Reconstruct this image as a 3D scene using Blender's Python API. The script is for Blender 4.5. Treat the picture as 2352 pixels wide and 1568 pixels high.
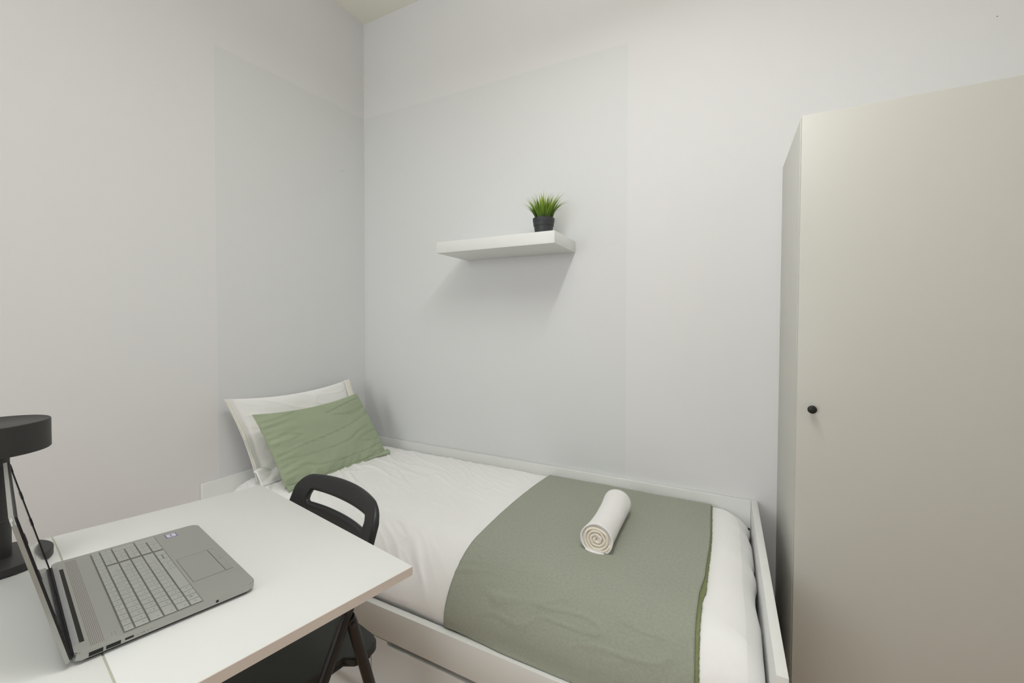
import bpy, bmesh, math, random
from mathutils import Vector, Matrix, noise

random.seed(7)
S = bpy.context.scene
for o in list(bpy.data.objects):
    bpy.data.objects.remove(o, do_unlink=True)
COL = S.collection
R = math.radians

# ------------------------------------------------------------------ camera
FPX, YAW, PITCH, ROLL = 934.418, -0.46051, -0.0225, 0.00386
CX, CY, CZ = 1.93279, -1.75961, 1.24102
PX, PY = 26.43, -22.51                      # principal point shift in pixels of 2352x1568
cam_d = bpy.data.cameras.new('camera')
cam = bpy.data.objects.new('camera', cam_d)
COL.objects.link(cam)
S.camera = cam
fw = Vector((math.sin(YAW) * math.cos(PITCH), math.cos(YAW) * math.cos(PITCH), math.sin(PITCH)))
rt = Vector((math.cos(YAW), -math.sin(YAW), 0))
up = rt.cross(fw)
r2 = rt * math.cos(ROLL) + up * math.sin(ROLL)
u2 = -rt * math.sin(ROLL) + up * math.cos(ROLL)
M = Matrix.Identity(4)
for i in range(3):
    M[i][0] = r2[i]; M[i][1] = u2[i]; M[i][2] = -fw[i]; M[i][3] = (CX, CY, CZ)[i]
cam.matrix_world = M
cam_d.sensor_fit = 'HORIZONTAL'
cam_d.sensor_width = 36.0
cam_d.lens = 36.0 * FPX / 2352.0
cam_d.shift_x = -PX / 2352.0
cam_d.shift_y = PY / 2352.0
cam_d.clip_start = 0.02

# ------------------------------------------------------------------ world, lights, exposure
W = bpy.data.worlds.new('world'); S.world = W
W.use_nodes = True
wn = W.node_tree
wn.nodes['Background'].inputs[0].default_value = (0.80, 0.88, 1.0, 1)
wn.nodes['Background'].inputs[1].default_value = 1.0

def area(name, loc, rot, sx, sy, power, col):
    l = bpy.data.lights.new(name, 'AREA'); l.shape = 'RECTANGLE'; l.size = sx; l.size_y = sy
    l.energy = power; l.color = col
    o = bpy.data.objects.new(name, l); COL.objects.link(o)
    o.location = loc; o.rotation_euler = rot
    return o
# fill light at an added, unseen window in the rear wall
area('rear_fill_light', (0.85, -3.66, 1.55), (R(90), 0, 0), 1.3, 1.3, 23.0, (0.95, 0.975, 1.0))
# linear ceiling lamp, hanging along the room above the bed side
area('ceiling_lamp_light', (1.73, -1.20, 2.55), (0, 0, 0), 0.09, 1.00, 9.8, (0.985, 0.987, 1.0))
area('ceiling_fill_light', (1.73, -1.60, 2.61), (R(180), 0, 0), 0.11, 1.20, 15.0, (0.985, 0.987, 1.0))  # added upward fill for the ceiling and upper walls
vs = S.view_settings
S.display_settings.display_device = 'sRGB'
vs.view_transform = 'Standard'; vs.look = 'None'; vs.gamma = 1.0; vs.use_curve_mapping = False
vs.exposure = -0.04

# ------------------------------------------------------------------ materials
def srgb(c):
    return tuple((x / 255 / 12.92) if x / 255 <= .04045 else ((x / 255 + .055) / 1.055) ** 2.4 for x in c)

def mat(name, col, rough=0.5, metal=0.0, spec=0.5, var=0.03, vscale=6.0, bump=0.0, bscale=200.0, sheen=0.0, coat=0.0):
    """col is sRGB 0-255 albedo; slight procedural variation and fine bump"""
    m = bpy.data.materials.new(name); m.use_nodes = True
    nt = m.node_tree; n = nt.nodes; l = nt.links
    b = n['Principled BSDF']
    c = srgb(col)
    tc = n.new('ShaderNodeTexCoord')
    nz = n.new('ShaderNodeTexNoise'); nz.inputs['Scale'].default_value = vscale; nz.inputs['Detail'].default_value = 4
    l.new(tc.outputs['Object'], nz.inputs['Vector'])
    mx = n.new('ShaderNodeMix'); mx.data_type = 'RGBA'
    mx.inputs[6].default_value = (*[x * (1 - var) for x in c], 1)
    mx.inputs[7].default_value = (*[min(1, x * (1 + var)) for x in c], 1)
    l.new(nz.outputs['Fac'], mx.inputs[0]); l.new(mx.outputs[2], b.inputs['Base Color'])
    b.inputs['Roughness'].default_value = rough
    b.inputs['Metallic'].default_value = metal
    b.inputs['Specular IOR Level'].default_value = spec
    if sheen: b.inputs['Sheen Weight'].default_value = sheen
    if coat: b.inputs['Coat Weight'].default_value = coat
    if bump:
        n2 = n.new('ShaderNodeTexNoise'); n2.inputs['Scale'].default_value = bscale; n2.inputs['Detail'].default_value = 3
        l.new(tc.outputs['Object'], n2.inputs['Vector'])
        bp = n.new('ShaderNodeBump'); bp.inputs['Strength'].default_value = bump; bp.inputs['Distance'].default_value = 0.001
        l.new(n2.outputs['Fac'], bp.inputs['Height']); l.new(bp.outputs['Normal'], b.inputs['Normal'])
    return m

def weave(name, c1, c2, scale, rough=0.9, bump=0.5, diag=False, mott=0.25):
    """woven cloth: two crossing thread waves, mixed light and dark yarn"""
    m = bpy.data.materials.new(name); m.use_nodes = True
    nt = m.node_tree; n = nt.nodes; l = nt.links
    b = n['Principled BSDF']; b.inputs['Roughness'].default_value = rough
    b.inputs['Specular IOR Level'].default_value = 0.15
    b.inputs['Sheen Weight'].default_value = 0.15
    tc = n.new('ShaderNodeTexCoord')
    mp = n.new('ShaderNodeMapping')
    if diag: mp.inputs['Rotation'].default_value = (0, 0, R(45))
    l.new(tc.outputs['UV'], mp.inputs['Vector'])
    w1 = n.new('ShaderNodeTexWave'); w1.bands_direction = 'X'; w1.inputs['Scale'].default_value = scale; w1.inputs['Distortion'].default_value = 0.6
    w1.inputs['Detail Scale'].default_value = 4
    w2 = n.new('ShaderNodeTexWave'); w2.bands_direction = 'Y'; w2.inputs['Scale'].default_value = scale; w2.inputs['Distortion'].default_value = 0.6
    for w in (w1, w2): l.new(mp.outputs[0], w.inputs['Vector'])
    mul = n.new('ShaderNodeMath'); mul.operation = 'MULTIPLY'
    l.new(w1.outputs['Fac'], mul.inputs[0]); l.new(w2.outputs['Fac'], mul.inputs[1])
    nz = n.new('ShaderNodeTexNoise'); nz.inputs['Scale'].default_value = scale * 0.5; nz.inputs['Detail'].default_value = 2
    l.new(tc.outputs['UV'], nz.inputs['Vector'])
    ad = n.new('ShaderNodeMath'); ad.operation = 'MULTIPLY_ADD'
    l.new(nz.outputs['Fac'], ad.inputs[0]); ad.inputs[1].default_value = mott; l.new(mul.outputs[0], ad.inputs[2])
    mx = n.new('ShaderNodeMix'); mx.data_type = 'RGBA'
    mx.inputs[6].default_value = (*srgb(c1), 1); mx.inputs[7].default_value = (*srgb(c2), 1)
    l.new(ad.outputs[0], mx.inputs[0]); l.new(mx.outputs[2], b.inputs['Base Color'])
    bp = n.new('ShaderNodeBump'); bp.inputs['Strength'].default_value = bump; bp.inputs['Distance'].default_value = 0.0008
    l.new(ad.outputs[0], bp.inputs['Height']); l.new(bp.outputs['Normal'], b.inputs['Normal'])
    return m

PAINT = (232, 231, 231)
m_wall = mat('wall_paint', PAINT, 0.85, spec=0.25, var=0.008, vscale=2.2, bump=0.10, bscale=120)
m_patch = mat('wall_paint_darker', (227, 228, 228), 0.8, spec=0.25, var=0.008, vscale=2.2, bump=0.10, bscale=120)
m_ceil = mat('ceiling_paint', (243, 243, 230), 0.9, spec=0.2, var=0.01)
m_white = mat('white_foil_board', (232, 233, 230), 0.38, var=0.006)
m_desk = mat('white_desk_laminate', (234, 235, 233), 0.42, var=0.006, vscale=3)
m_edge = mat('desk_edge_band', (232, 221, 212), 0.5, var=0.02)
m_ward = mat('wardrobe_board', (204, 203, 195), 0.42, var=0.006)
m_sheet = mat('white_cotton', (248, 247, 246), 0.9, spec=0.15, var=0.012, vscale=9, bump=0.25, bscale=900, sheen=0.1)
m_pillow = mat('white_pillow_cotton', (249, 248, 246), 0.9, spec=0.15, var=0.012, vscale=9, bump=0.2, bscale=900, sheen=0.1)
m_flange = mat('cream_pillow_border', (244, 241, 230), 0.9, spec=0.15, var=0.02)
m_towel = mat('white_terry', (248, 246, 244), 0.95, spec=0.1, var=0.015, vscale=30, bump=0.8, bscale=700, sheen=0.3)
m_towel_in = mat('cream_terry', (249, 240, 224), 0.95, spec=0.1, var=0.05, vscale=40, bump=0.8, bscale=700, sheen=0.2)
m_green = mat('sage_cushion_cotton', (164, 176, 148), 0.88, spec=0.15, var=0.05, vscale=14, bump=0.4, bscale=600, sheen=0.15)
m_throw = weave('sage_throw_weave', (134, 140, 124), (203, 206, 190), 260, bump=0.6, diag=True, mott=0.38)
m_hem = mat('olive_throw_hem', (134, 142, 104), 0.95, spec=0.1, var=0.18, vscale=220, bump=0.8, bscale=500)
m_black = mat('black_moulded_plastic', (36, 37, 38), 0.42, var=0.03, bump=0.05)
m_tube = mat('black_enamelled_steel', (30, 27, 28), 0.33, var=0.03)
m_seat = mat('black_seat_board', (48, 50, 47), 0.55, var=0.03)
m_lampm = mat('black_matt_metal', (47, 46, 45), 0.5, var=0.03, bump=0.1, bscale=600)
m_knob = mat('black_knob_metal', (22, 23, 20), 0.45, var=0.05)
m_alu = mat('silver_laptop_shell', (176, 177, 172), 0.36, metal=0.55, var=0.012, vscale=20)
m_key = mat('silver_laptop_key', (176, 178, 174), 0.5, metal=0.1, var=0.01)
m_gap = mat('key_shade_and_outline', (122, 122, 118), 0.6, var=0.02)  # grey paints in the shade between keys; also draws the trackpad outline
m_legend = mat('key_legend_grey', (138, 140, 140), 0.7)
m_pad = mat('trackpad_grey', (172, 173, 168), 0.33, metal=0.45, var=0.01)
m_vent = mat('speaker_slot', (142, 134, 130), 0.8)
m_bezel = mat('black_bezel', (34, 32, 38), 0.4)
m_dark = mat('dark_port', (22, 22, 20), 0.6)
m_hinge = mat('grey_hinge_cover', (160, 162, 164), 0.4, metal=0.3)
m_scr = mat('dark_glossy_screen', (70, 74, 66), 0.09, var=0.0, spec=0.6, coat=0.5)
m_stick = mat('sticker_paper', (214, 214, 224), 0.5)
m_stickb = mat('sticker_blue', (92, 92, 158), 0.5)
m_pot = mat('black_plastic_pot', (50, 51, 54), 0.5, var=0.05)
m_soil = mat('potting_soil', (50, 40, 30), 0.95, var=0.2, vscale=80, bump=1, bscale=200)
m_floor = mat('brown_laminate_floor', (196, 166, 136), 0.45, var=0.12, vscale=5, bump=0.1)
m_seam = mat('desk_joint_strip', (198, 199, 182), 0.7)  # pale yellowish strip filling the desk joint

def grass_material():
    m = bpy.data.materials.new('grass_blade_green'); m.use_nodes = True
    nt = m.node_tree; n = nt.nodes; l = nt.links; b = n['Principled BSDF']
    b.inputs['Roughness'].default_value = 0.5
    tc = n.new('ShaderNodeTexCoord'); sp = n.new('ShaderNodeSeparateXYZ'); l.new(tc.outputs['UV'], sp.inputs[0])
    cr = n.new('ShaderNodeValToRGB')
    e = cr.color_ramp.elements
    e[0].position = 0.0; e[0].color = (*srgb((52, 82, 26)), 1)
    e[1].position = 1.0; e[1].color = (*srgb((190, 208, 96)), 1)
    k = cr.color_ramp.elements.new(0.55); k.color = (*srgb((116, 152, 30)), 1)
    l.new(sp.outputs['Y'], cr.inputs[0])
    # each blade has its own tint through UV x
    hs = n.new('ShaderNodeHueSaturation')
    mr = n.new('ShaderNodeMapRange'); mr.inputs[3].default_value = 0.62; mr.inputs[4].default_value = 1.25
    l.new(sp.outputs['X'], mr.inputs[0]); l.new(mr.outputs[0], hs.inputs['Value'])
    l.new(cr.outputs[0], hs.inputs['Color']); l.new(hs.outputs[0], b.inputs['Base Color'])
    b.inputs['Subsurface Weight'].default_value = 0.0
    return m
m_grass = grass_material()

# ------------------------------------------------------------------ helpers
def link(name, bm, m, parent=None, smooth=False, base=None):
    """bm is in world coordinates; origin goes to base (or the parent's location)"""
    me = bpy.data.meshes.new(name)
    off = Vector(base) if base is not None else (Vector(parent['_loc']) if parent is not None else Vector((0, 0, 0)))
    bmesh.ops.recalc_face_normals(bm, faces=bm.faces[:])
    bmesh.ops.translate(bm, verts=bm.verts[:], vec=-off)
    bm.to_mesh(me); bm.free()
    me.materials.append(m)
    if smooth:
        for p in me.polygons: p.use_smooth = True
        if smooth != 'all':
            me.set_sharp_from_angle(angle=R(35))
    o = bpy.data.objects.new(name, me); COL.objects.link(o)
    if parent is not None:
        o.parent = parent; o.location = off - Vector(parent['_loc'])
    else:
        o.location = off
    o['_loc'] = list(off)
    return o

def thing(name, label, cat, loc, group=None):
    o = bpy.data.objects.new(name, None); COL.objects.link(o)
    o.empty_display_size = 0.05
    o.location = loc; o['_loc'] = list(loc); o['label'] = label; o['category'] = cat
    if group: o['group'] = group
    return o

def tag(o, label=None, cat=None, kind=None):
    if label: o['label'] = label
    if cat: o['category'] = cat
    if kind: o['kind'] = kind
    return o

def box(bm, lo, hi, bev=0.0, seg=2, frame=None):
    """axis box, or in a local frame (O,U,V,N)"""
    r = bmesh.ops.create_cube(bm, size=1.0)
    vs_ = r['verts']
    for v in vs_:
        v.co = Vector([(lo[i] + hi[i]) / 2 + v.co[i] * (hi[i] - lo[i]) for i in range(3)])
    if bev:
        es = set()
        for v in vs_: es.update(v.link_edges)
        rr = bmesh.ops.bevel(bm, geom=list(es), offset=bev, segments=seg, affect='EDGES', profile=0.5)
        vs_ = list({v for f in rr['faces'] for v in f.verts} | {v for v in vs_ if v.is_valid})
    if frame:
        fr(vs_, frame)
    return vs_

def fr(verts, frame):
    O, U, V, N = frame
    for v in verts:
        c = v.co
        v.co = O + U * c.x + V * c.y + N * c.z

def newbox(name, lo, hi, m, parent=None, bev=0.0, frame=None, base=None, seg=2):
    bm = bmesh.new(); box(bm, lo, hi, bev, seg, frame)
    return link(name, bm, m, parent, smooth=bool(bev), base=base)

def prism(bm, poly, z0, z1, frame=None, bev=0.0, seg=2):
    """extrude polygon (x,y list) from z0 to z1"""
    n = len(poly)
    a = [bm.verts.new((p[0], p[1], z0)) for p in poly]
    b = [bm.verts.new((p[0], p[1], z1)) for p in poly]
    f0 = bm.faces.new(a[::-1]); f1 = bm.faces.new(b)
    for i in range(n):
        bm.faces.new((a[i], a[(i + 1) % n], b[(i + 1) % n], b[i]))
    vs_ = a + b
    if bev:
        es = list(f0.edges) + list(f1.edges)
        rr = bmesh.ops.bevel(bm, geom=es, offset=bev, segments=seg, affect='EDGES')
        vs_ = [v for v in set(v for f in rr['faces'] for v in f.verts) | set(v for v in vs_ if v.is_valid)]
    if frame: fr(vs_, frame)
    return vs_

def rrect(x0, y0, x1, y1, r, n=6):
    pts = []
    rs = r if isinstance(r, (list, tuple)) else [r] * 4
    for (cx, cy, a0, rr) in ((x1 - rs[0], y1 - rs[0], 0, rs[0]), (x0 + rs[1], y1 - rs[1], 90, rs[1]),
                             (x0 + rs[2], y0 + rs[2], 180, rs[2]), (x1 - rs[3], y0 + rs[3], 270, rs[3])):
        for k in range(n + 1):
            a = R(a0 + 90 * k / n)
            pts.append((cx + rr * math.cos(a), cy + rr * math.sin(a)))
    return pts

def lathe(bm, prof, c, seg=48, axis=None):
    """prof: list of (r,z) ; revolve about vertical through c (or axis frame)"""
    rings = []
    for (r, z) in prof:
        if r < 1e-6:
            rings.append([bm.verts.new((0, 0, z))])
        else:
            rings.append([bm.verts.new((r * math.cos(2 * math.pi * k / seg), r * math.sin(2 * math.pi * k / seg), z)) for k in range(seg)])
    for a, b in zip(rings[:-1], rings[1:]):
        for k in range(seg):
            k2 = (k + 1) % seg
            if len(a) == 1 and len(b) == 1: continue
            if len(a) == 1: bm.faces.new((a[0], b[k], b[k2]))
            elif len(b) == 1: bm.faces.new((a[k], b[0], a[k2]))
            else: bm.faces.new((a[k], b[k], b[k2], a[k2]))
    vs_ = [v for r in rings for v in r]
    if axis: fr(vs_, (Vector(c), *axis))
    else:
        for v in vs_: v.co += Vector(c)
    return vs_

def tube(bm, pts, r, seg=12, rx=None):
    pts = [Vector(p) for p in pts]
    # round the corners
    fine = []
    for i, p in enumerate(pts):
        if 0 < i < len(pts) - 1:
            a = pts[i - 1]; b = pts[i + 1]
            d = min((a - p).length, (b - p).length) * 0.35
            p0 = p + (a - p).normalized() * d; p1 = p + (b - p).normalized() * d
            for k in range(5):
                t = k / 4
                fine.append(p0 * (1 - t) ** 2 + p * 2 * t * (1 - t) + p1 * t * t)
        else: fine.append(p)
    rings = []; nrm = None
    for i, p in enumerate(fine):
        t = (fine[min(i + 1, len(fine) - 1)] - fine[max(i - 1, 0)]).normalized()
        if nrm is None:
            nrm = Vector((0, 0, 1)).cross(t)
            if nrm.length < 1e-3: nrm = Vector((1, 0, 0))
        nrm = (nrm - t * nrm.dot(t)).normalized()
        b = t.cross(nrm)
        rings.append([bm.verts.new(p + nrm * math.cos(2 * math.pi * k / seg) * (rx or r) + b * math.sin(2 * math.pi * k / seg) * r) for k in range(seg)])
    for a, b in zip(rings[:-1], rings[1:]):
        for k in range(seg):
            bm.faces.new((a[k], a[(k + 1) % seg], b[(k + 1) % seg], b[k]))
    bm.faces.new(rings[0][::-1]); bm.faces.new(rings[-1])

def sheet_mesh(name, grid, thick, m, parent=None, base=None, uvs=None, flip=False):
    """grid[i][j] of Vectors -> closed shell of the given thickness"""
    ni, nj = len(grid), len(grid[0])
    def nor(i, j):
        a = grid[min(i + 1, ni - 1)][j] - grid[max(i - 1, 0)][j]
        b = grid[i][min(j + 1, nj - 1)] - grid[i][max(j - 1, 0)]
        c = a.cross(b)
        return c.normalized() if c.length > 1e-12 else Vector((0, 0, 1))
    verts = []; faces = []
    for i in range(ni):
        for j in range(nj): verts.append(grid[i][j])
    off = ni * nj
    sgn = -1
    for i in range(ni):
        for j in range(nj): verts.append(grid[i][j] - nor(i, j) * (-thick if flip else thick))
    idx = lambda i, j: i * nj + j
    for i in range(ni - 1):
        for j in range(nj - 1):
            faces.append((idx(i, j), idx(i + 1, j), idx(i + 1, j + 1), idx(i, j + 1)))
            faces.append((off + idx(i, j), off + idx(i, j + 1), off + idx(i + 1, j + 1), off + idx(i + 1, j)))
    for i in range(ni - 1):
        for j in (0, nj - 1):
            faces.append((idx(i, j), idx(i + 1, j), off + idx(i + 1, j), off + idx(i, j)))
    for j in range(nj - 1):
        for i in (0, ni - 1):
            faces.append((idx(i, j), idx(i, j + 1), off + idx(i, j + 1), off + idx(i, j)))
    o_ = Vector(base) if base is not None else (Vector(parent['_loc']) if parent is not None else Vector((0, 0, 0)))
    me = bpy.data.meshes.new(name)
    me.from_pydata([tuple(v - o_) for v in verts], [], faces)
    uvl = me.uv_layers.new(name='UVMap')
    if uvs:
        for li, loop in enumerate(me.loops):
            k = loop.vertex_index % off
            uvl.data[li].uv = uvs[k // nj][k % nj]
    me.materials.append(m)
    for p in me.polygons: p.use_smooth = True
    me.update()
    bm = bmesh.new(); bm.from_mesh(me); bmesh.ops.recalc_face_normals(bm, faces=bm.faces[:]); bm.to_mesh(me); bm.free()
    o = bpy.data.objects.new(name, me); COL.objects.link(o)
    if parent is not None:
        o.parent = parent; o.location = o_ - Vector(parent['_loc'])
    else: o.location = o_
    o['_loc'] = list(o_)
    return o

def fbm(x, y, z=0.0, o=4):
    return noise.fractal(Vector((x, y, z)), 0.9, 2.0, o)

# ------------------------------------------------------------------ room shell
RX, RY, HC = 3.20, -3.60, 2.9875
T = 0.10
tag(newbox('floor', (-T, RY - T, -T), (RX + T, T, 0), m_floor), kind='structure')
tag(newbox('ceiling', (-T, RY - T, HC), (RX + T, T, HC + T), m_ceil), kind='structure')
wall_l = tag(newbox('wall_left', (-T, RY, 0), (0, 0, HC), m_wall), kind='structure')
wall_b = tag(newbox('wall_back', (-T, 0, 0), (RX + T, T, HC), m_wall), kind='structure')
tag(newbox('wall_right', (RX, RY, 0), (RX + T, 0, HC), m_wall), kind='structure')
WX0, WX1, WZ0, WZ1 = 0.20, 1.50, 0.90, 2.20            # opening for the added fill window in the rear wall
DX0, DX1, DZ = 2.05, 2.90, 2.05                        # opening for the added door beside it
bm = bmesh.new()
box(bm, (-T, RY - T, 0), (WX0, RY, HC)); box(bm, (WX1, RY - T, 0), (DX0, RY, HC)); box(bm, (DX1, RY - T, 0), (RX + T, RY, HC))
box(bm, (WX0, RY - T, 0), (WX1, RY, WZ0)); box(bm, (WX0, RY - T, WZ1), (WX1, RY, HC)); box(bm, (DX0, RY - T, DZ), (DX1, RY, HC))
tag(link('wall_rear', bm, m_wall), kind='structure')
wf = bmesh.new()
for a, b in (((WX0, WZ0), (WX0 + .06, WZ1)), ((WX1 - .06, WZ0), (WX1, WZ1)), ((WX0 + .06, WZ0), (WX1 - .06, WZ0 + .06)),
             ((WX0 + .06, WZ1 - .06), (WX1 - .06, WZ1)), ((.82, WZ0 + .06), (.88, WZ1 - .06))):
    box(wf, (a[0], RY - .09, a[1]), (b[0], RY - .07, b[1]), 0.004)
win = tag(link('added_window', wf, m_white), kind='structure')
m_glass = mat('added_window_glass', (235, 240, 238), 0.03, var=0.0)
m_glass.node_tree.nodes['Principled BSDF'].inputs['Transmission Weight'].default_value = 1.0
for gx0, gx1 in ((WX0 + .06, .82), (.88, WX1 - .06)):
    newbox('pane', (gx0, RY - .083, WZ0 + .06), (gx1, RY - .078, WZ1 - .06), m_glass, win)
d1 = tag(newbox('added_door', (DX0, RY - .07, 0), (DX1, RY - .03, DZ), mat('added_door_brown', (112, 84, 62), 0.5, var=0.15, vscale=3)), kind='structure')  # unseen dark door, added to dim the light reaching the wardrobe
# faintly darker wall area wrapping the corner (part of the walls)
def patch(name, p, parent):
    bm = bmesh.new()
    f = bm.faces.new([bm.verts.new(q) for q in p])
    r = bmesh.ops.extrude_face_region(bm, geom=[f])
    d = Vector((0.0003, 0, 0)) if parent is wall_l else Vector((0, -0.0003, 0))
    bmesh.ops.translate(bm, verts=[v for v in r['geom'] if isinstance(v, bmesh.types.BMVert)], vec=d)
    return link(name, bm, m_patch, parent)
patch('darker_wall_area', [(0, -0.79, 0.05), (0, -0.0003, 0.05), (0, -0.0003, 2.44), (0, -0.79, 2.40)], wall_l)
patch('darker_wall_area', [(0.0003, 0, 0.05), (1.555, 0, 0.05), (1.548, 0, 2.425), (0.0008, 0, 2.44)], wall_b)

# two tiny marks in the paint
for nm, pr, c_, ax_ in (('nail_hole', wall_l, (0, -.152, 2.085), (Vector((0, 1, 0)), Vector((0, 0, 1)), Vector((1, 0, 0)))),
                        ('paint_mark', wall_b, (2.658, 0, 2.173), (Vector((1, 0, 0)), Vector((0, 0, 1)), Vector((0, -1, 0))))):
    bm = bmesh.new(); lathe(bm, [(0, .0002), (.0016, .0002), (.0018, .0006), (0, .0008)], c_, 10, ax_)
    link(nm, bm, m_vent, pr)

# ------------------------------------------------------------------ wardrobe
XW, DW, HW_ = 2.1124, 0.4105, 1.8105
wd = thing('wardrobe', 'tall plain off-white wardrobe with one black round knob against the back wall', 'wardrobe', (2.42, -0.20, 0))
X2 = 2.72
newbox('side_panel', (XW, -DW + .019, 0), (XW + .016, -0.001, HW_ - .001), m_ward, wd, 0.0008)
newbox('side_panel', (X2 - .016, -DW + .019, 0), (X2, -0.001, HW_ - .001), m_ward, wd, 0.0008)
newbox('top_panel', (XW + .016, -DW + .019, HW_ - .018), (X2 - .016, -0.001, HW_ - .001), m_ward, wd, 0.0008)
newbox('bottom_panel', (XW + .016, -DW + .019, .06), (X2 - .016, -0.001, .078), m_ward, wd)
newbox('plinth', (XW + .016, -DW + .03, 0), (X2 - .016, -DW + .045, .06), m_ward, wd)
newbox('back_panel', (XW + .016, -.010, .078), (X2 - .016, -.006, HW_ - .018), m_ward, wd)
newbox('shelf', (XW + .016, -DW + .04, 1.45), (X2 - .016, -.011, 1.466), m_ward, wd)
dr = newbox('door', (XW + .0012, -DW, .03), (X2 - .001, -DW + .0165, HW_), m_ward, wd, 0.001)
bm = bmesh.new()
lathe(bm, [(0, 0), (.0045, 0), (.0045, .009), (.0068, .013), (.0102, .016), (.0110, .019), (.0107, .0215), (.0085, .0235), (0, .0240)],
      (2.1465, -DW, 1.0085), 32, (Vector((1, 0, 0)), Vector((0, 0, 1)), Vector((0, -1, 0))))
tag(link('knob', bm, m_knob, dr, 'all'), label='small round black knob')

# ------------------------------------------------------------------ wall shelf and plant
SX0, SX1, SD, SZ0, SZ1 = .7345, 1.3199, .250, 1.5585, 1.6086
sh = thing('wall_shelf', 'white floating shelf mounted on the back wall', 'shelf', (1.027, -0.001, SZ0))
newbox('shelf_board', (SX0, -SD, SZ0), (SX1, -.0012, SZ1), m_white, sh, 0.0012)
newbox('mounting_rail', (SX0 + .03, -.0012, SZ0 + .012), (SX1 - .03, -.0002, SZ1 - .012), m_white, sh)

PXc, PYc = 1.220, -.130
pl = thing('potted_grass', 'small artificial grass plant in a black plastic pot on the shelf', 'plant', (PXc, PYc, SZ1))
bm = bmesh.new()
lathe(bm, [(0, 0), (.034, 0), (.036, .002), (.0415, .048), (.0440, .050), (.0452, .062), (.0455, .064), (.0455, .0655), (.0468, .067), (.0478, .0815),
           (.0465, .0825), (.0445, .081), (.0425, .060), (.0425, .072), (0, .072)], (PXc, PYc, SZ1), 40)
link('pot', bm, m_pot, pl, True)
bm = bmesh.new()
lathe(bm, [(0, .0725), (.043, .0725), (.043, .0735), (.02, .076), (0, .077)], (PXc, PYc, SZ1), 24)
link('soil', bm, m_soil, pl, True)
def make_grass():
    bm = bmesh.new(); uvl = bm.loops.layers.uv.new('UVMap')
    rnd = random.Random(11)
    blades = []
    for i in range(175):
        a = rnd.uniform(0, 2 * math.pi); rr = math.sqrt(rnd.random())
        lean = rr * rnd.uniform(0.5, 1.25)
        blades.append((a, rr * .034, lean, rnd.uniform(.088, .126) * (1 - .12 * lean), rnd.random()))
    blades += [(math.radians(-6), .032, 1.55, .135, .25), (math.radians(8), .030, 1.15, .122, .3), (math.radians(186), .032, 1.22, .132, .3),
               (math.radians(172), .03, 1.05, .128, .35), (math.radians(-80), .005, .05, .136, .9), (math.radians(100), .01, .1, .134, .8),
               (math.radians(190), .03, .85, .132, .2), (math.radians(0), .03, .75, .130, .3), (math.radians(20), .02, .55, .132, .6)]
    for (a, r0, lean, L, tint) in blades:
        d = Vector((math.cos(a), math.sin(a), 0)); sd = Vector((-d.y, d.x, 0))
        sd = (sd + Vector((0, 0, 0))).normalized()
        p = Vector((PXc, PYc, SZ1 + .074)) + d * r0
        w0 = rnd.uniform(.0022, .0036)
        ang = lean * .30
        n = 7; prev = None
        tw = rnd.uniform(-.8, .8)
        for k in range(n + 1):
            t = k / n
            w = w0 * (0.75 + .5 * math.sin(math.pi * min(t * 1.3, 1))) * (1 - t ** 2.2) + .0002
            s2 = (sd * math.cos(tw + t * .5) + d * math.sin(tw + t * .5)).normalized()
            q = (bm.verts.new(p - s2 * w), bm.verts.new(p + s2 * w), bm.verts.new(p + d * (-w * .35)))
            if prev:
                for (i0, i1) in ((0, 2), (2, 1)):
                    f = bm.faces.new((prev[i0], prev[i1], q[i1], q[i0])); f.smooth = True
                    for lp in f.loops:
                        tt = t if lp.vert in q else t - 1 / n
                        lp[uvl].uv = (tint, tt)
            prev = q
            p = p + (d * math.sin(ang) + Vector((0, 0, 1)) * math.cos(ang)) * (L / n)
            ang += lean * .115 * (1 + t * .8)
    return bm
bm = make_grass()
g = link('grass', bm, m_grass, pl); tag(g, kind='stuff')

# ------------------------------------------------------------------ daybed
BL, BW, BH = 2.0498, .8608, .570
bd = thing('daybed', 'white daybed with drawers beneath and raised panels on three sides', 'bed', (BL / 2, -BW / 2, 0))
newbox('head_panel', (.001, -BW, 0), (.019, -.001, BH), m_white, bd, .0012)
newbox('foot_panel', (BL - .021, -BW, 0), (BL, -.001, BH), m_white, bd, .0012)
newbox('back_panel', (.0195, -.019, 0), (BL - .0215, -.001, BH), m_white, bd, .0012)
newbox('front_rail', (.0195, -BW, .2795), (BL - .0215, -BW + .020, .376), m_white, bd, .0012)
newbox('slat_base', (.0195, -BW + .0205, .300), (BL - .0215, -.0195, .318), m_white, bd)
newbox('base_panel', (.0195, -BW + .0205, .02), (BL - .0215, -.0195, .035), m_white, bd)
def drawer(x0, x1, gx0, gx1):
    poly = [(x0, .03), (x1, .03), (x1, .2765), (gx1, .2765), (gx1 - .003, .264), (gx0 + .003, .264), (gx0, .2765), (x0, .2765)]
    bm = bmesh.new()
    fb = (Vector((0, -BW + .0005, 0)), Vector((1, 0, 0)), Vector((0, 0, 1)), Vector((0, 1, 0)))
    prism(bm, poly, 0, .018, fb, .0008)
    d_ = link('drawer', bm, m_white, bd, True)
    bx = bmesh.new()
    box(bx, (x0 + .03, -BW + .0190, .05), (x0 + .042, -.10, .22)); box(bx, (x1 - .042, -BW + .0190, .05), (x1 - .03, -.10, .22))
    box(bx, (x0 + .042, -.112, .05), (x1 - .042, -.10, .22)); box(bx, (x0 + .042, -BW + .0190, .05), (x1 - .042, -.112, .06))
    link('drawer_box', bx, m_white, d_)
    return d_
drawer(.0205, .9620, .10, .90)
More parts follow.
